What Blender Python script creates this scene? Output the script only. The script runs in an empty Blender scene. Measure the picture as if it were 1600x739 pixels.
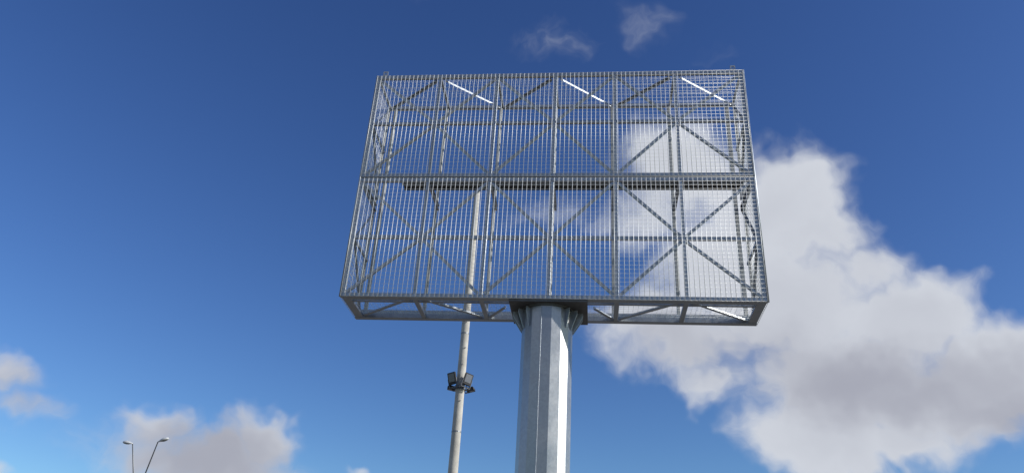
import bpy, bmesh, math, random
from mathutils import Vector, Matrix
random.seed(7)
scene = bpy.context.scene
C = scene.collection
R = math.radians

# ------------------------------------------------------------------ camera
CAM = Vector((0.947, -14.998, 1.60))
F_PX = 1213.0                                   # focal length in pixels of a 1600 px wide picture
RIGHT = Vector((0.9945179527, 0.0897241621, 0.0536993152))
DOWN = Vector((0.0049197181, 0.4728265214, -0.8811418030))
FWD = Vector((-0.1044501704, 0.8765755275, 0.4697930465))
cd = bpy.data.cameras.new('camera')
cd.sensor_fit = 'HORIZONTAL'; cd.sensor_width = 36.0
cd.lens = 36.0 * F_PX / 1600.0
cd.clip_start = 0.1; cd.clip_end = 20000.0
cam = bpy.data.objects.new('camera', cd); C.objects.link(cam)
cam.matrix_world = Matrix(((RIGHT.x, -DOWN.x, -FWD.x, CAM.x), (RIGHT.y, -DOWN.y, -FWD.y, CAM.y),
                           (RIGHT.z, -DOWN.z, -FWD.z, CAM.z), (0, 0, 0, 1)))
scene.camera = cam

def ray(px, py):                                 # direction through a pixel of the 1600x739 photograph
    return (RIGHT * ((px - 800) / F_PX) + DOWN * ((py - 369.5) / F_PX) + FWD).normalized()
def azel(d):
    return math.degrees(math.atan2(d.x, d.y)), math.degrees(math.asin(d.z))

# ------------------------------------------------------------------ sun, sky, exposure
SUN_EL, SUN_AZ = 25.0, 100.0                     # azimuth clockwise from +Y
EXPOSURE = 0.0
SKY_STRENGTH = 0.10
sd = Vector((math.cos(R(SUN_EL)) * math.sin(R(SUN_AZ)), math.cos(R(SUN_EL)) * math.cos(R(SUN_AZ)), math.sin(R(SUN_EL))))
sl = bpy.data.lights.new('sun', 'SUN'); sl.energy = 5.0; sl.angle = R(0.53); sl.color = (1.0, 0.965, 0.91)
so = bpy.data.objects.new('sun', sl); C.objects.link(so)
so.rotation_euler = (-sd).to_track_quat('-Z', 'Y').to_euler(); so.location = sd * 60

vs = scene.view_settings
vs.view_transform = 'Standard'; vs.look = 'None'; vs.exposure = EXPOSURE; vs.gamma = 1.0; vs.use_curve_mapping = False

def build_world():
    w = bpy.data.worlds.new('World'); scene.world = w; w.use_nodes = True
    nt = w.node_tree; nt.nodes.clear(); L = nt.links.new
    def N(t, **k):
        n = nt.nodes.new(t)
        for a, b in k.items(): setattr(n, a, b)
        return n
    def put(sock, v):
        if isinstance(v, bpy.types.NodeSocket): L(v, sock)
        else: sock.default_value = v
    def M(op, a, b=None, c=None, clamp=False):
        n = N('ShaderNodeMath', operation=op, use_clamp=clamp); put(n.inputs[0], a)
        if b is not None: put(n.inputs[1], b)
        if c is not None: put(n.inputs[2], c)
        return n.outputs[0]
    def V(op, a, b=None, scale=None):
        n = N('ShaderNodeVectorMath', operation=op); put(n.inputs[0], a)
        if b is not None: put(n.inputs[1], b)
        if scale is not None: put(n.inputs['Scale'], scale)
        return n.outputs['Value'] if op in ('LENGTH', 'DOT_PRODUCT', 'DISTANCE') else n.outputs[0]
    def noise(vec, scale, detail=6.0, rough=0.55, lac=2.0):
        n = N('ShaderNodeTexNoise'); n.noise_dimensions = '3D'; put(n.inputs['Vector'], vec)
        n.inputs['Scale'].default_value = scale; n.inputs['Detail'].default_value = detail
        n.inputs['Roughness'].default_value = rough; n.inputs['Lacunarity'].default_value = lac
        return n
    def smooth(v, a, b, lo=0.0, hi=1.0):
        n = N('ShaderNodeMapRange', interpolation_type='SMOOTHSTEP'); put(n.inputs[0], v)
        n.inputs[1].default_value = a; n.inputs[2].default_value = b
        n.inputs[3].default_value = lo; n.inputs[4].default_value = hi
        return n.outputs[0]
    out = N('ShaderNodeOutputWorld'); bg = N('ShaderNodeBackground'); L(bg.outputs[0], out.inputs[0])
    bg.inputs['Strength'].default_value = SKY_STRENGTH
    sky = N('ShaderNodeTexSky', sky_type='NISHITA'); sky.sun_disc = False
    sky.sun_elevation = R(SUN_EL); sky.sun_rotation = R(SUN_AZ)
    sky.altitude = 50.0; sky.air_density = 1.0; sky.dust_density = 0.5; sky.ozone_density = 2.2
    hs = N('ShaderNodeHueSaturation'); hs.inputs['Hue'].default_value = 0.52; hs.inputs['Saturation'].default_value = 1.15; hs.inputs['Value'].default_value = 1.18
    L(sky.outputs[0], hs.inputs['Color'])
    gm = N('ShaderNodeGamma'); gm.inputs['Gamma'].default_value = 1.15; L(hs.outputs[0], gm.inputs['Color'])   # the phone's deep blue rendering of the sky
    tone = V('MULTIPLY', gm.outputs[0], (0.62, 0.81, 0.83))
    tc = N('ShaderNodeTexCoord'); d0 = tc.outputs['Generated']
    d0 = V('NORMALIZE', d0)
    # warp the directions by turbulence, then measure the distance to each lobe
    n1 = noise(d0, 6.5, 4.0, 0.62)
    dw = V('NORMALIZE', V('ADD', d0, V('SCALE', V('SUBTRACT', n1.outputs['Color'], (0.5, 0.5, 0.5)), scale=0.16)))
    sp = N('ShaderNodeSeparateXYZ'); L(dw, sp.inputs[0])
    az = M('MULTIPLY', M('ARCTAN2', sp.outputs[0], sp.outputs[1]), 57.29578)
    el = M('MULTIPLY', M('ARCSINE', sp.outputs[2]), 57.29578)
    cb = N('ShaderNodeCombineXYZ'); L(az, cb.inputs[0]); L(el, cb.inputs[1]); q = cb.outputs[0]
    def lobes_of(rows, blend):
        acc = None
        for px, py, rx, ry, wg in rows:
            r_ = ray(px, py); a, e = azel(r_); k = math.degrees(1.0 / F_PX) * r_.dot(FWD) ** 2
            v = V('MULTIPLY_ADD', q, (math.cos(R(e)) / (rx * k), 1.0 / (ry * k), 0))
            v.node.inputs[2].default_value = (-a * math.cos(R(e)) / (rx * k), -e / (ry * k), 0)
            s_ = smooth(V('LENGTH', v), 1.35, 0.0, 0.0, wg)
            acc = s_ if acc is None else M('SMOOTH_MAX', acc, s_, blend)
        return acc
    acc = lobes_of(CLOUD_LOBES, 0.18)
    # scattered clouds over the rest of the sky, away from azimuth 0
    far = smooth(M('ABSOLUTE', az), 42.0, 62.0)
    n4 = noise(V('MULTIPLY', dw, (1, 1, 1.8)), 2.6, 2.0, 0.5)
    acc = M('MAXIMUM', acc, M('MULTIPLY', smooth(n4.outputs['Fac'], 0.50, 0.68, 0.0, 0.9), far))
    n3 = noise(dw, 10.0, 6.0, 0.60)
    fb = M('SUBTRACT', n3.outputs['Fac'], 0.5)
    f0 = M('ADD', acc, M('MULTIPLY', fb, M('MINIMUM', M('MULTIPLY', acc, 2.2), 0.85)))
    cover = smooth(f0, 0.165, 0.73)
    # thick middles and undersides of the clouds let less light through than their rims
    under = lobes_of(CLOUD_UNDERSIDES, 0.25)
    shade = smooth(M('ADD', M('ADD', M('MULTIPLY', f0, 0.35), M('MULTIPLY', under, 0.75)), M('MULTIPLY', fb, -0.5)), 0.10, 1.08)
    mix = N('ShaderNodeMix', data_type='RGBA'); L(shade, mix.inputs['Factor'])
    s = 1.0 / SKY_STRENGTH
    mix.inputs['A'].default_value = (CLOUD_LIT[0] * s, CLOUD_LIT[1] * s, CLOUD_LIT[2] * s, 1)
    mix.inputs['B'].default_value = (CLOUD_DARK[0] * s, CLOUD_DARK[1] * s, CLOUD_DARK[2] * s, 1)
    fin = N('ShaderNodeMix', data_type='RGBA'); L(M('MULTIPLY', cover, 0.97), fin.inputs['Factor'])
    L(tone, fin.inputs['A']); L(mix.outputs['Result'], fin.inputs['B'])
    L(fin.outputs['Result'], bg.inputs['Color'])
CLOUD_LIT = (0.66, 0.69, 0.75); CLOUD_DARK = (0.385, 0.395, 0.46)
# place and half axes of each cloud lobe (given by where it stands in the photograph), and its thickness
CLOUD_LOBES = [
    (1070, 265, 160, 85, 0.9), (1000, 335, 150, 65, 0.62), (1195, 330, 150, 120, 1.05), (1270, 370, 130, 80, 0.9),
    (1110, 420, 130, 130, 0.9), (1050, 525, 160, 95, 0.95), (1220, 470, 180, 130, 1.1),
    (1410, 490, 170, 115, 1.1), (1590, 570, 190, 125, 1.1), (1300, 590, 200, 130, 1.1),
    (1120, 610, 90, 60, 0.6), (1310, 700, 190, 120, 1.1), (1480, 640, 170, 100, 1.0), (1440, 705, 130, 70, 0.95), (1345, 415, 90, 75, 0.85), (870, 330, 105, 48, 0.42),
    (890, 75, 150, 75, 0.31), (1025, 45, 72, 62, 0.31), (1120, 75, 80, 40, 0.20), (690, 10, 60, 35, 0.21),
    (1240, 235, 85, 48, 0.34), (1550, 420, 70, 34, 0.36),
    (-10, 585, 110, 68, 0.6), (40, 652, 130, 52, 0.5), (0, 738, 65, 34, 0.5),
    (235, 668, 90, 80, 0.78), (300, 725, 225, 95, 0.88), (395, 680, 85, 78, 0.8), (585, 742, 55, 22, 0.45)]
CLOUD_UNDERSIDES = [(1380, 610, 330, 95, 0.85), (1150, 560, 220, 75, 0.6), (1590, 640, 180, 90, 0.85), (320, 710, 260, 110, 0.9), (30, 630, 150, 110, 0.75), (1070, 520, 130, 70, 0.45)]
build_world()

# ------------------------------------------------------------------ materials
def mat(name, base, metallic=0.0, rough=0.5, spec=0.5, var=0.0, vscale=8.0, bump=0.0, bscale=40.0, rvar=0.0, cells=0.0, cscale=30.0, tint=None):
    m = bpy.data.materials.new(name); m.use_nodes = True
    nt = m.node_tree; L = nt.links.new; b = nt.nodes['Principled BSDF']
    b.inputs['Metallic'].default_value = metallic; b.inputs['Roughness'].default_value = rough
    b.inputs['Specular IOR Level'].default_value = spec
    b.inputs['Base Color'].default_value = (*base, 1)
    tc = nt.nodes.new('ShaderNodeTexCoord')
    geo = nt.nodes.new('ShaderNodeNewGeometry')
    if var > 0 or cells > 0:
        n = nt.nodes.new('ShaderNodeTexNoise'); n.inputs['Scale'].default_value = vscale; n.inputs['Detail'].default_value = 6
        n.inputs['Roughness'].default_value = 0.65
        L(geo.outputs['Position'], n.inputs['Vector'])
        cr = nt.nodes.new('ShaderNodeMapRange'); L(n.outputs['Fac'], cr.inputs[0])
        cr.inputs[1].default_value = 0.3; cr.inputs[2].default_value = 0.7
        cr.inputs[3].default_value = 1 - var; cr.inputs[4].default_value = 1 + var
        fac = cr.outputs[0]
        if cells > 0:                                # zinc spangle
            v = nt.nodes.new('ShaderNodeTexVoronoi'); v.inputs['Scale'].default_value = cscale
            L(geo.outputs['Position'], v.inputs['Vector'])
            sp = nt.nodes.new('ShaderNodeSeparateColor'); L(v.outputs['Color'], sp.inputs[0])
            mr = nt.nodes.new('ShaderNodeMapRange'); L(sp.outputs[0], mr.inputs[0])
            mr.inputs[3].default_value = 1 - cells; mr.inputs[4].default_value = 1 + cells
            mm = nt.nodes.new('ShaderNodeMath'); mm.operation = 'MULTIPLY'; L(fac, mm.inputs[0]); L(mr.outputs[0], mm.inputs[1]); fac = mm.outputs[0]
        mx = nt.nodes.new('ShaderNodeVectorMath'); mx.operation = 'SCALE'; mx.inputs[0].default_value = base
        L(fac, mx.inputs['Scale']); col = mx.outputs[0]
        if tint is not None:
            n2 = nt.nodes.new('ShaderNodeTexNoise'); n2.inputs['Scale'].default_value = vscale * 0.37; n2.inputs['Detail'].default_value = 5
            L(geo.outputs['Position'], n2.inputs['Vector'])
            r2 = nt.nodes.new('ShaderNodeMapRange'); L(n2.outputs['Fac'], r2.inputs[0]); r2.inputs[1].default_value = 0.48; r2.inputs[2].default_value = 0.72
            r2.inputs[4].default_value = 0.6
            m2 = nt.nodes.new('ShaderNodeMix'); m2.data_type = 'RGBA'; L(r2.outputs[0], m2.inputs['Factor']); L(col, m2.inputs['A'])
            m2.inputs['B'].default_value = (*tint, 1); col = m2.outputs['Result']
        L(col, b.inputs['Base Color'])
        if rvar > 0:
            rr = nt.nodes.new('ShaderNodeMapRange'); L(n.outputs['Fac'], rr.inputs[0]); rr.inputs[1].default_value = 0.3; rr.inputs[2].default_value = 0.7
            rr.inputs[3].default_value = rough - rvar; rr.inputs[4].default_value = rough + rvar; L(rr.outputs[0], b.inputs['Roughness'])
    if bump > 0:
        n = nt.nodes.new('ShaderNodeTexNoise'); n.inputs['Scale'].default_value = bscale; n.inputs['Detail'].default_value = 5
        L(geo.outputs['Position'], n.inputs['Vector'])
        bp = nt.nodes.new('ShaderNodeBump'); bp.inputs['Strength'].default_value = bump; bp.inputs['Distance'].default_value = 0.02
        L(n.outputs['Fac'], bp.inputs['Height']); L(bp.outputs[0], b.inputs['Normal'])
    return m
ZINC = mat('galvanized_steel', (0.345, 0.37, 0.395), 0.70, 0.46, 0.5, 0.14, 5.0, 0.05, 60, 0.08, 0.10, 45.0)
WIRE = mat('galvanized_wire', (0.78, 0.785, 0.78), 0.35, 0.45, 0.5, 0.08, 3.0)
POLE = mat('galvanized_pole', (0.33, 0.335, 0.34), 0.75, 0.375, 0.5, 0.09, 1.6, 0.06, 14, 0.08, 0.06, 22.0)
DULL = mat('weathered_zinc', (0.36, 0.365, 0.36), 0.3, 0.6, 0.4, 0.14, 5.0, 0.05, 60)
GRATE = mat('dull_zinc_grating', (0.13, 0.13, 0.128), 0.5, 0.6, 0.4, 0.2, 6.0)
CONC = mat('mast_concrete', (0.43, 0.41, 0.37), 0.0, 0.85, 0.3, 0.18, 3.0, 0.25, 30, tint=(0.30, 0.285, 0.26))
BLACK = mat('black_housing', (0.018, 0.018, 0.02), 0.0, 0.5, 0.4, 0.2, 20.0)
GLASS = mat('floodlight_glass', (0.16, 0.165, 0.18), 0.2, 0.3, 0.6, 0.15, 25.0)
LAMPW = mat('lamp_enamel', (0.55, 0.56, 0.57), 0.1, 0.4, 0.5, 0.08, 10.0)
LAMPG = mat('lamp_diffuser', (0.18, 0.19, 0.19), 0.1, 0.35, 0.6)
LAMPP = mat('lamp_pole_steel', (0.20, 0.21, 0.225), 0.5, 0.5, 0.5, 0.12, 6.0)
CABLE = mat('cable_rubber', (0.03, 0.03, 0.032), 0, 0.6, 0.4)
EARTH = mat('bare_earth', (0.16, 0.145, 0.125), 0.0, 0.95, 0.2, 0.25, 0.35, 0.5, 3.0, tint=(0.11, 0.10, 0.09))
SLAB = mat('footing_concrete', (0.36, 0.35, 0.33), 0.0, 0.9, 0.3, 0.15, 4.0, 0.2, 20)

# ------------------------------------------------------------------ helpers
def mesh_obj(name, bm, m, parent=None, smooth=False):
    bmesh.ops.recalc_face_normals(bm, faces=bm.faces)
    me = bpy.data.meshes.new(name); bm.to_mesh(me); bm.free(); me.materials.append(m)
    if smooth:
        for p in me.polygons: p.use_smooth = True
    o = bpy.data.objects.new(name, me); C.objects.link(o)
    if parent is not None: o.parent = parent
    return o
def share(name, me, loc, parent, rot=None):
    o = bpy.data.objects.new(name, me); C.objects.link(o); o.location = loc
    if rot is not None: o.rotation_euler = rot
    o.parent = parent
    return o
def sweep(bm, p, q, prof, ref):
    """extrude a closed 2-D profile (list of (s,t)) from p to q; s runs along ref made square to the axis"""
    p = Vector(p); q = Vector(q); ax = (q - p).normalized()
    s = Vector(ref); s = (s - ax * s.dot(ax)).normalized(); t = ax.cross(s)
    r0 = [bm.verts.new(p + s * a + t * b) for a, b in prof]
    r1 = [bm.verts.new(q + s * a + t * b) for a, b in prof]
    n = len(prof)
    for i in range(n): bm.faces.new((r0[i], r0[(i + 1) % n], r1[(i + 1) % n], r1[i]))
    bm.faces.new(r0[::-1]); bm.faces.new(r1)
def tube_prof(w, h, c=0.008):
    a, b = w / 2, h / 2
    return [(-a + c, -b), (a - c, -b), (a, -b + c), (a, b - c), (a - c, b), (-a + c, b), (-a, b - c), (-a, -b + c)]
def angle_prof(w, t=0.008):                       # L section, heel at the origin, legs along +s and +t
    return [(0, 0), (w, 0), (w, t), (t, t), (t, w), (0, w)]
def channel_prof(w, h, t=0.010):                  # U section, web along t at s=0
    a = h / 2
    return [(0, -a), (w, -a), (w, -a + t), (t, -a + t), (t, a - t), (w, a - t), (w, a), (0, a)]
def bar(name, p, q, prof, ref, m, parent):
    bm = bmesh.new(); sweep(bm, p, q, prof, ref); return mesh_obj(name, bm, m, parent)
def box(bm, lo, hi):
    lo = Vector(lo); hi = Vector(hi); v = [bm.verts.new((x, y, z)) for x in (lo.x, hi.x) for y in (lo.y, hi.y) for z in (lo.z, hi.z)]
    for f in ((0, 1, 3, 2), (4, 6, 7, 5), (0, 4, 5, 1), (2, 3, 7, 6), (0, 2, 6, 4), (1, 5, 7, 3)): bm.faces.new([v[i] for i in f])
def ngon(r, n, a0=0.0):
    return [(r * math.cos(a0 + 2 * math.pi * i / n), r * math.sin(a0 + 2 * math.pi * i / n)) for i in range(n)]
def taper(bm, pts, n=12, caps=True):
    """round tube through (point, radius) stations"""
    rings = []
    for i, (p, r) in enumerate(pts):
        p = Vector(p); a = Vector(pts[max(i - 1, 0)][0]); b = Vector(pts[min(i + 1, len(pts) - 1)][0]); ax = (b - a).normalized()
        s = ax.orthogonal().normalized() if abs(ax.z) < 0.9 else (Vector((1, 0, 0)) - ax * ax.x).normalized()
        t = ax.cross(s)
        rings.append([bm.verts.new(p + s * (r * math.cos(2 * math.pi * k / n)) + t * (r * math.sin(2 * math.pi * k / n))) for k in range(n)])
    for u, v in zip(rings, rings[1:]):
        for k in range(n): bm.faces.new((u[k], u[(k + 1) % n], v[(k + 1) % n], v[k]))
    if caps: bm.faces.new(rings[0][::-1]); bm.faces.new(rings[-1])
def thing(name, label, cat, loc=(0, 0, 0), group=None):
    o = bpy.data.objects.new(name, None); C.objects.link(o); o.location = loc; o['label'] = label; o['category'] = cat
    if group: o['group'] = group
    o.empty_display_size = 0.3
    return o

# ------------------------------------------------------------------ ground
bm = bmesh.new(); S = 4000.0
vv = [bm.verts.new((x, y, 0)) for x, y in ((-S, -S), (S, -S), (S, S), (-S, S))]; bm.faces.new(vv)
g = mesh_obj('ground', bm, EARTH); g['kind'] = 'structure'

# ------------------------------------------------------------------ the billboard frame
Z0, HT, DEP, HW = 8.153, 6.069, 1.334, 4.50       # underside, height, depth, half width
ZM = Z0 + HT / 2; ZT = Z0 + HT
ZR1, ZR3 = 12.745, 9.625
PX, PY, PR = -0.033, 0.667, 0.548                  # pole axis and radius
bb = thing('billboard_frame', 'large galvanized steel lattice billboard frame covered in wire mesh on a thick faceted pole', 'billboard', (PX, PY, 0))
bb.matrix_world = Matrix.Identity(4); bb.location = (PX, PY, 0)
OFF = Vector((-PX, -PY, 0))
# all parts are written in world coordinates; OFF shifts them to the pole base
def bpart(name, p, q, prof, ref, m=ZINC, parent=None):
    o = bar(name, Vector(p) + OFF, Vector(q) + OFF, prof, ref, m, parent or bb); return o
XS = [-4.4575, -2.882, -1.441, 0.0, 1.441, 2.882, 4.4575]
F = Vector((0, -1, 0)); X_ = Vector((1, 0, 0)); Z_ = Vector((0, 0, 1))
PW = 0.075                                            # post size
GAP = 0.022
mods = [(Z0, ZM - GAP / 2), (ZM + GAP / 2, ZT)]
CH = 0.095                                            # front chord height
yf = 0.045                                            # front member centre plane
for (za, zb) in mods:
    lo, hi = za + CH / 2, zb - CH / 2
    bpart('chord', (-HW, yf, lo), (HW, yf, lo), tube_prof(0.09, CH), F)
    bpart('chord', (-HW, yf, hi), (HW, yf, hi), tube_prof(0.09, CH), F)
    zr = ZR3 if za == Z0 else ZR1
    for i, x in enumerate(XS):
        w = 0.085 if i in (0, 6) else PW
        bpart('post', (x, yf + 0.004, za + CH), (x, yf + 0.004, zb - CH), tube_prof(w, 0.078), X_)
    for i in range(6):
        x0 = XS[i] + PW / 2; x1 = XS[i + 1] - PW / 2
        bpart('rail', (x0, yf + 0.002, zr), (x1, yf + 0.002, zr), tube_prof(0.07, 0.085), F)
    # crossed braces meeting at the odd posts
    for c in (1, 3, 5):
        for sx in (-1, 1):
            for zc, s in ((za + CH, -1), (zb - CH, 1)):
                a = Vector((XS[c] + sx * 0.06, yf + 0.012, zr + s * 0.07)); b = Vector((XS[c + sx] - sx * 0.06, yf + 0.012, zc - s * 0.03))
                d = (b - a).normalized(); side = d.cross(F).normalized()
                if side.z < 0: side = -side
                sh = side * -0.03
                bm = bmesh.new(); sweep(bm, a + sh + OFF, b + sh + OFF, [(0.028, 0), (0.028, 0.06), (0.020, 0.06), (0.020, 0.008), (-0.03, 0.008), (-0.03, 0)] if d.cross(F).z > 0 else
                                        [(0.028, 0), (0.028, -0.06), (0.020, -0.06), (0.020, -0.008), (-0.03, -0.008), (-0.03, 0)], F)
                mesh_obj('brace', bm, ZINC, bb)
    # rear posts
    for i, x in enumerate(XS):
        sgn = 1 if i < 6 else -1
        bpart('rear_post', (x - sgn * 0.04, DEP - 0.045, za + (0.20 if za == Z0 else 0.0)), (x - sgn * 0.04, DEP - 0.045, zb - (0.10 if zb == ZT else 0.0)),
              tube_prof(0.075, 0.085), X_, DULL)
for sx in (-1, 1):
    for (za, zb) in mods:
        bpart('rear_post', (sx * 4.30, DEP - 0.05, za + (0.20 if za == Z0 else 0.0)), (sx * 4.30, DEP - 0.05, zb - (0.10 if zb == ZT else 0.0)), tube_prof(0.085, 0.07), X_, DULL)
# side corner flats: a slim rounded edge strip closes each front corner
for sx in (-1, 1):
    bm = bmesh.new(); sweep(bm, Vector((sx * (HW + 0.012), 0.012, Z0)) + OFF, Vector((sx * (HW + 0.012), 0.012, ZT)) + OFF, ngon(0.021, 10), X_)
    mesh_obj('corner_strip', bm, ZINC, bb, smooth=True)
# rear chords and their joints
bpart('rear_chord', (-HW, DEP - 0.045, ZT - 0.05), (HW, DEP - 0.045, ZT - 0.05), tube_prof(0.09, 0.10), F)
bpart('rear_chord', (-HW, DEP - 0.07, Z0 + 0.10), (HW, DEP - 0.07, Z0 + 0.10), tube_prof(0.14, 0.20), F)
# wide underside flange of the front bottom chord, and the inner stringer
bm = bmesh.new(); box(bm, Vector((-HW + 0.01, 0.093, Z0 + 0.006)) + OFF, Vector((HW - 0.01, 0.175, Z0 + 0.018)) + OFF); mesh_obj('flange', bm, ZINC, bb)
bpart('stringer', (-HW + 0.09, 0.34, Z0 + 0.075), (HW - 0.09, 0.34, Z0 + 0.075), tube_prof(0.06, 0.10), F)
# ties from front to rear: bottom, middle and top at each post
for i, x in enumerate(XS):
    if abs(x) > 0.2:
        xx = min(max(x, -4.40), 4.40); wd = 0.10 if abs(x) < 4 else 0.19
        bpart('bottom_tie', (xx, 0.176, Z0 + 0.045), (xx, DEP - 0.141, Z0 + 0.045), tube_prof(wd, 0.07), X_)
    sg = 1 if x < 1.0 else -1
    bpart('middle_tie', (x, 0.095, ZM - 0.115), (x, DEP - 0.09, ZM - 0.115), channel_prof(0.06 * sg, 0.16 if abs(x) > 4 else 0.12), X_)
    bpart('top_tie', (x, 0.091, ZT - 0.05), (x, DEP - 0.091, ZT - 0.05), tube_prof(0.06, 0.075), X_)
# zigzag braces in the top and bottom planes
for i in range(6):
    ya, yb = (DEP - 0.12, 0.12) if i % 2 == 0 else (0.12, DEP - 0.12)
    a = Vector((XS[i] + 0.09, ya, ZT - 0.10)); b = Vector((XS[i + 1] - 0.09, yb, ZT - 0.10))
    bpart('top_brace', a, b, [(0, 0), (0.05, 0), (0.05, 0.052), (0.043, 0.052), (0.043, 0.007), (0, 0.007)] if i % 2 else angle_prof(0.065), Vector((1, 0, 0)) if i % 2 else Vector((-1, 0, 0)))
    if i in (2, 3): continue
    a = Vector((XS[i] + (0.12 if i else 0.2), ya + (-0.02 if ya > .5 else 0.12), Z0 + 0.035)); b = Vector((XS[i + 1] - (0.12 if i < 5 else 0.2), yb + (-0.02 if yb > .5 else 0.12), Z0 + 0.035))
    bpart('bottom_brace', a, b, angle_prof(0.075), Vector((0, 0, 1)))
for i, (xa, xb) in ((2, (XS[2] + 0.1, -0.95)), (3, (0.95, XS[4] - 0.1))):
    ya, yb = (DEP - 0.15, 0.62) if i == 2 else (0.62, DEP - 0.15)
    bpart('bottom_brace', (xa, ya, Z0 + 0.035), (xb, yb, Z0 + 0.035), angle_prof(0.075), Vector((0, 0, 1)))
# side walls: rails and zigzag braces between front and rear corner posts
for sx in (-1, 1):
    x = sx * 4.44
    zs = [Z0 + 0.2, ZR3, ZM - 0.2, ZM + 0.1, ZR1, ZT - 0.15]
    for zr in (ZR3, ZR1):
        bpart('side_rail', (x, 0.09, zr), (x, DEP - 0.09, zr), tube_prof(0.05, 0.07), X_)
    for (za, zb, fl) in ((zs[0], zs[1] - 0.06, 0), (zs[1] + 0.06, zs[2], 1), (zs[3], zs[4] - 0.06, 0), (zs[4] + 0.06, zs[5], 1)):
        y0, y1 = (DEP - 0.12, 0.12) if fl == 0 else (0.12, DEP - 0.12)
        bpart('side_brace', (x + sx * 0.01, y0, za), (x + sx * 0.01, y1, zb), angle_prof(0.055), Vector((-sx, 0, 0)))
# catwalk under the middle chord
cx0, cx1 = -3.52, 4.24
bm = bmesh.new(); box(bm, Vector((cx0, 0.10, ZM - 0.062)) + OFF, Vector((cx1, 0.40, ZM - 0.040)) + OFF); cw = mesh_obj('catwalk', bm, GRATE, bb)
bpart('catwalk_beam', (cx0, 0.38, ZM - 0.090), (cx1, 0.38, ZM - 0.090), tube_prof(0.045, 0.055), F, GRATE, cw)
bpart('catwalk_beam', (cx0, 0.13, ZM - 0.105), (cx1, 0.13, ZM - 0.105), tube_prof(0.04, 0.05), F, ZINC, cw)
# lifting lugs on the top chord
for x in (-4.318, 4.278):
    bm = bmesh.new(); a, t, h, w = 0.062, 0.012, 0.165, 0.03
    outer = [(-a, 0), (a, 0), (a, h), (-a, h)]; inner = [(-w, h - 0.095), (w, h - 0.095), (w, h - 0.035), (-w, h - 0.035)]
    rings = [[bm.verts.new((px, yy, pz)) for px, pz in pr] for yy in (-t, t) for pr in (outer, inner)]
    of, nf, ob, nb = rings
    for k in range(4):
        j = (k + 1) % 4
        for q in ((of[k], of[j], nf[j], nf[k]), (ob[k], nb[k], nb[j], ob[j]), (of[k], ob[k], ob[j], of[j]), (nf[k], nf[j], nb[j], nb[k])): bm.faces.new(q)
    o = mesh_obj('lifting_lug', bm, ZINC, bb); o.location = Vector((x, 0.045, ZT)) + OFF

# wire mesh: front of both modules, sides, top and underside
WR = 0.0027
def rod_mesh(name, length, axis):
    bm = bmesh.new(); e = Vector(axis) * length; sweep(bm, (0, 0, 0), e, ngon(0.0054, 8), Vector((0, 1, 0)) if axis[1] == 0 else Vector((1, 0, 0)))
    bmesh.ops.recalc_face_normals(bm, faces=bm.faces)
    me = bpy.data.meshes.new(name); bm.to_mesh(me); bm.free(); me.materials.append(WIRE)
    for p in me.polygons: p.use_smooth = len(p.vertices) == 4
    return me
def rods(name, segs, parent=None, r=WR):
    bm = bmesh.new()
    for p, q in segs: sweep(bm, Vector(p) + OFF, Vector(q) + OFF, ngon(r, 6), (0, 1, 0.01) if abs(p[1] - q[1]) < 1e-6 else (1, 0, 0.01))
    o = mesh_obj(name, bm, WIRE, parent or bb)
    for p in o.data.polygons: p.use_smooth = len(p.vertices) == 4
    o['kind'] = 'stuff'
    return o
PITCH = 0.1035
NV = int(round(2 * HW / PITCH))
for (za, zb) in mods:
    ln = zb - za - 0.02
    nh = int(round(ln / 0.101))
    hz = rods('mesh_cross_wires', [((-HW + 0.005, -WR - 0.001, za + 0.01 + ln * k / nh), (HW - 0.005, -WR - 0.001, za + 0.01 + ln * k / nh)) for k in range(nh + 1)])
    vm = rod_mesh('wire', ln, (0, 0, 1))
    for k in range(NV + 1):
        share('wire', vm, Vector((-HW + 0.006 + (2 * HW - 0.012) * k / NV, -2 * WR - 0.0066, za + 0.01)) + OFF, hz)
for sx in (-1, 1):
    x = sx * (HW + 0.006)
    for (za, zb) in mods:
        n1 = 13; n2 = int((zb - za) / 0.101)
        seg = [((x, 0.03 + (DEP - 0.04) * k / n1, za + 0.01), (x, 0.03 + (DEP - 0.04) * k / n1, zb - 0.01)) for k in range(n1 + 1)]
        seg += [((x + sx * 0.009, 0.03, za + 0.01 + (zb - za - 0.02) * k / n2), (x + sx * 0.009, DEP, za + 0.01 + (zb - za - 0.02) * k / n2)) for k in range(n2 + 1)]
        rods('side_mesh', seg, r=0.0048)
for nm, z, s in (('top_mesh', ZT + 0.006, 1), ('bottom_mesh', Z0 + 0.10, 1)):
    inner = nm == 'bottom_mesh'
    nl = 11 if inner else 6
    seg = [((-HW + 0.1, 0.12 + (DEP - 0.24) * k / nl, z), (HW - 0.1, 0.12 + (DEP - 0.24) * k / nl, z)) for k in range(nl + 1)]
    seg += [((-HW + 0.1 + (2 * HW - 0.2) * k / (NV - 2), 0.11, z + 0.009), (-HW + 0.1 + (2 * HW - 0.2) * k / (NV - 2), DEP - 0.11, z + 0.009)) for k in range(NV - 1)]
    rods(nm, seg, r=0.0024 if nm == 'top_mesh' else 0.003)

# mounting head: base plate under the box, deep side plates, stiffened cross beams
bm = bmesh.new(); box(bm, Vector((-0.83, 0.02, Z0 - 0.045)) + OFF, Vector((0.83, DEP - 0.02, Z0 - 0.004)) + OFF); mp = mesh_obj('mounting_plate', bm, GRATE, bb)
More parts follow.
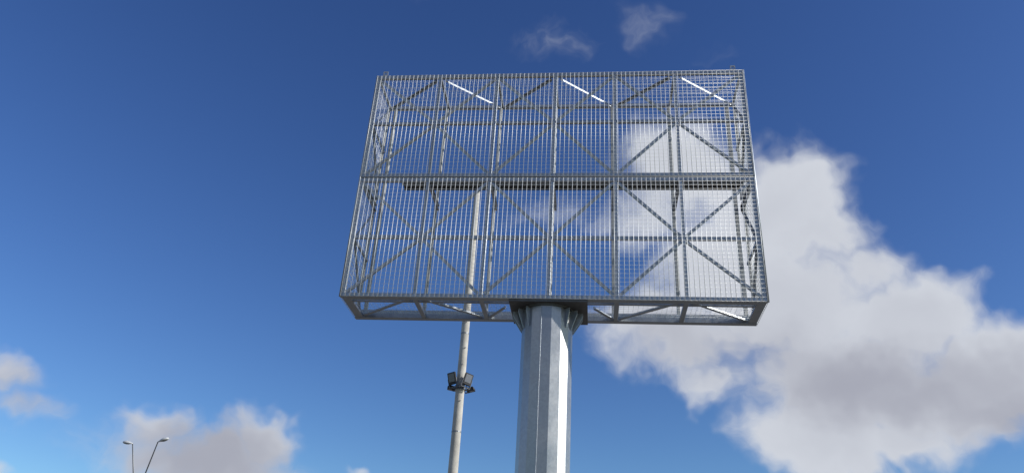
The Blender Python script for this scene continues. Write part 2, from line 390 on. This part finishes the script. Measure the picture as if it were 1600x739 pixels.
# the pole: a sixteen-sided steel shaft
A0 = R(-90 - 14 + 3.4)
bm = bmesh.new(); n = 16
sec = [(0.0, PR), (4.0, PR), (Z0 - 0.05, PR)]
rg = [[bm.verts.new((PR * math.cos(A0 + 2 * math.pi * k / n), PR * math.sin(A0 + 2 * math.pi * k / n), z)) for k in range(n)] for z, _ in sec]
for u, v in zip(rg, rg[1:]):
    for k in range(n): bm.faces.new((u[k], u[(k + 1) % n], v[(k + 1) % n], v[k]))
bm.faces.new(rg[0][::-1]); bm.faces.new(rg[-1])
pole = mesh_obj('pole', bm, POLE, bb)
bm = bmesh.new(); sweep(bm, (PR * math.cos(A0), PR * math.sin(A0), 0.05), (PR * math.cos(A0), PR * math.sin(A0), Z0 - 0.06), ngon(0.009, 6), X_)
mesh_obj('weld_seam', bm, ZINC, pole)
# collar ring and gusset plates
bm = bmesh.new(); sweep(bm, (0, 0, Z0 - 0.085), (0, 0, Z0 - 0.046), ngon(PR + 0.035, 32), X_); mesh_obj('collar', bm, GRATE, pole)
for ga in (-45, 45, -64, 64, -80, 80, -96, 96, -114, 114, -135, 135):
    a = R(-90 + ga + 3.4)
    dv = Vector((math.cos(a), math.sin(a), 0)); tv = Vector((-dv.y, dv.x, 0)); r0 = PR * math.cos(math.pi / 16) - 0.01
    ext = 0.22 if abs(dv.x) > 0.95 else (0.15 if abs(dv.x) > 0.8 else 0.10)
    bm = bmesh.new(); prof = [(r0, Z0 - 0.086), (PR + ext, Z0 - 0.086), (PR + ext, Z0 - 0.17), (r0 + 0.035, Z0 - 0.50), (r0, Z0 - 0.50)]
    f0 = [bm.verts.new(dv * r + Vector((0, 0, z)) - tv * 0.011) for r, z in prof]; f1 = [bm.verts.new(dv * r + Vector((0, 0, z)) + tv * 0.011) for r, z in prof]
    for i in range(5): bm.faces.new((f0[i], f0[(i + 1) % 5], f1[(i + 1) % 5], f1[i]))
    bm.faces.new(f0[::-1]); bm.faces.new(f1); mesh_obj('gusset', bm, ZINC, pole)
# footing
bm = bmesh.new(); box(bm, (-1.3, -1.3, -0.4), (1.3, 1.3, 0.18))
bmesh.ops.bevel(bm, geom=list(bm.edges), offset=0.03, segments=2, affect='EDGES')
mesh_obj('footing', bm, SLAB, bb)

# ------------------------------------------------------------------ light mast behind the billboard
MX, MY, MH = -3.11, 8.0, 15.95
mast = thing('light_mast', 'slender tapered concrete mast with two black floodlights behind the billboard frame', 'light mast', (MX, MY, 0))
bm = bmesh.new(); taper(bm, [((0, 0, z), 0.178 - 0.0048 * z) for z in (0, 2, 4, 6, 8, 10, 12, 14, MH)], 18)
mesh_obj('shaft', bm, CONC, mast, smooth=True)
def rm(z): return 0.178 - 0.0048 * z
for z in (7.28, 10.4):
    bm = bmesh.new(); taper(bm, [((0, 0, z - 0.02), rm(z) + 0.006), ((0, 0, z + 0.02), rm(z) + 0.006)], 18); mesh_obj('band', bm, LAMPP, mast, smooth=False)
for z, a in ((9.9, -60), (10.75, -75), (9.35, -80), (11.6, -50), (8.2, -70)):
    bm = bmesh.new(); r = rm(z); d = Vector((math.cos(R(a)), math.sin(R(a)), 0)); taper(bm, [(d * (r - 0.02) + Vector((0, 0, z)), 0.016), (d * (r + 0.05) + Vector((0, 0, z)), 0.016)], 6); mesh_obj('step_bolt', bm, LAMPP, mast)
# bracket ring carrying the floodlights
zb_ = 8.62
bm = bmesh.new()
for k in range(20):
    a, b = 2 * math.pi * k / 20, 2 * math.pi * (k + 1) / 20
    sweep(bm, (0.25 * math.cos(a), 0.25 * math.sin(a), zb_), (0.25 * math.cos(b), 0.25 * math.sin(b), zb_), ngon(0.014, 6), Z_)
for k in range(4):
    a = k * math.pi / 2 + 0.5; sweep(bm, (0.12 * math.cos(a), 0.12 * math.sin(a), zb_), (0.25 * math.cos(a), 0.25 * math.sin(a), zb_), ngon(0.014, 6), Z_)
taper(bm, [((0, 0, zb_ - 0.05), rm(zb_) + 0.012), ((0, 0, zb_ + 0.05), rm(zb_) + 0.012)], 18)
br = mesh_obj('bracket_ring', bm, LAMPP, mast)
for k in range(6):                                     # cable loops
    a = -2.6 + k * 0.42; r = 0.2
    bm = bmesh.new(); pts = []
    for s in range(7):
        u = s / 6; aa = a + u * 0.6; pts.append((Vector(((r + 0.08 * math.sin(u * 3.14)) * math.cos(aa), (r + 0.08 * math.sin(u * 3.14)) * math.sin(aa), zb_ + 0.04 - 0.10 * math.sin(u * 3.14) + 0.04 * u)), 0.009))
    taper(bm, pts, 6); mesh_obj('cable', bm, CABLE, br)
def floodlight(pos, yaw, tilt, roll=0.0, w=0.27, h=0.37):
    """housing with cooling fins behind, glass in front; front looks along local -Y"""
    bm = bmesh.new(); box(bm, (-w / 2, -0.035, -h / 2), (w / 2, 0.045, h / 2)); bmesh.ops.bevel(bm, geom=list(bm.edges), offset=0.01, segments=1, affect='EDGES')
    for k in range(7):
        x = -w / 2 + 0.03 + k * (w - 0.06) / 6; box(bm, (x - 0.005, 0.044, -h / 2 + 0.03), (x + 0.005, 0.085, h / 2 - 0.03))
    o = mesh_obj('floodlight', bm, BLACK, mast); o.location = pos; o.rotation_euler = (tilt, roll, yaw)
    bm = bmesh.new(); box(bm, (-w / 2 + 0.035, -0.042, -h / 2 + 0.075), (w / 2 - 0.035, -0.034, h / 2 - 0.04)); mesh_obj('lens', bm, GLASS, o)
    bm = bmesh.new()
    for s in (-1, 1): sweep(bm, (s * (w / 2 + 0.012), 0, 0.0), (s * (w / 2 + 0.012), 0, -h / 2 - 0.08), [(-0.004, -0.02), (0.004, -0.02), (0.004, 0.02), (-0.004, 0.02)], X_)
    sweep(bm, (-w / 2 - 0.016, 0, -h / 2 - 0.08), (w / 2 + 0.016, 0, -h / 2 - 0.08), [(-0.02, -0.004), (0.02, -0.004), (0.02, 0.004), (-0.02, 0.004)], Vector((0, 1, 0)))
    mesh_obj('yoke', bm, LAMPP, o)
    return o
floodlight((-0.24, -0.20, zb_ + 0.25), R(-22), R(12), R(-9))
floodlight((0.25, -0.20, zb_ + 0.23), R(30), R(3), R(13))
floodlight((-0.30, 0.12, zb_ + 0.02), R(-80), R(80), 0, 0.22, 0.24)
floodlight((0.32, 0.10, zb_ - 0.02), R(85), R(76), 0, 0.22, 0.24)

# ------------------------------------------------------------------ two-armed street lamp far left
LX, LY = -25.62, 30.0
lamp = thing('street_lamp', 'distant street lamp with two slender arms in a V and pale heads', 'street lamp', (LX, LY, 0))
zj = 8.15
bm = bmesh.new(); taper(bm, [((0, 0, 0), 0.11), ((0, 0, zj), 0.06)], 12); mesh_obj('pole', bm, LAMPP, lamp, smooth=True)
def P_at(px, py, Y):
    d = ray(px, py); return CAM + d * ((Y - CAM.y) / d.y)
for top, side, tip in (((207.3, 692.5), -1, (192, 690.5)), ((246.8, 690), 1, (264.0, 684.2))):
    a = P_at(*top, LY) - Vector((LX, LY, 0)); t = P_at(*tip, LY) - Vector((LX, LY, 0))
    bm = bmesh.new(); taper(bm, [((0, 0, zj - 0.05), 0.045), (a, 0.032), (a + (t - a) * 0.18, 0.03)], 10); mesh_obj('arm', bm, LAMPP, lamp, smooth=True)
    d = (t - a); ln = d.length; ax = d.normalized()
    # lamp head: flattened teardrop, lathe-like sections along its axis
    yv = Vector((0, 1, 0)); up = ax.cross(yv) if side < 0 else ax.cross(yv)
    if up.z < 0: up = -up
    bm = bmesh.new(); bl = bmesh.new(); N = 14
    stations = [(0.0, 0.035, 0.035), (0.12, 0.06, 0.055), (0.3, 0.12, 0.10), (0.55, 0.165, 0.125), (0.8, 0.15, 0.11), (0.94, 0.09, 0.075), (1.0, 0.02, 0.02)]
    rr = []
    for u, wy, hz_ in stations:
        ring = []
        for k in range(N):
            th = 2 * math.pi * k / N; cz = math.sin(th); zz = hz_ * cz if cz > 0 else hz_ * 0.45 * cz
            ring.append(bm.verts.new(a + ax * (u * ln) + yv * (wy * math.cos(th)) + up * zz))
        rr.append(ring)
    for u, v in zip(rr, rr[1:]):
        for k in range(N): bm.faces.new((u[k], u[(k + 1) % N], v[(k + 1) % N], v[k]))
    bm.faces.new(rr[0][::-1]); bm.faces.new(rr[-1])
    hd = mesh_obj('lamp_head', bm, LAMPW, lamp, smooth=True)
    rr = []
    for u, wy, hz_ in ((0.3, 0.05, 0.02), (0.42, 0.115, 0.05), (0.65, 0.125, 0.06), (0.85, 0.09, 0.045), (0.92, 0.03, 0.015)):
        rr.append([bl.verts.new(a + ax * (u * ln) + yv * (wy * math.cos(2 * math.pi * k / N)) - up * (0.022 + hz_ * (0.5 - 0.5 * math.sin(2 * math.pi * k / N)))) for k in range(N)])
    for u, v in zip(rr, rr[1:]):
        for k in range(N): bl.faces.new((u[k], u[(k + 1) % N], v[(k + 1) % N], v[k]))
    bl.faces.new(rr[0][::-1]); bl.faces.new(rr[-1]); mesh_obj('diffuser', bl, LAMPG, hd, smooth=True)
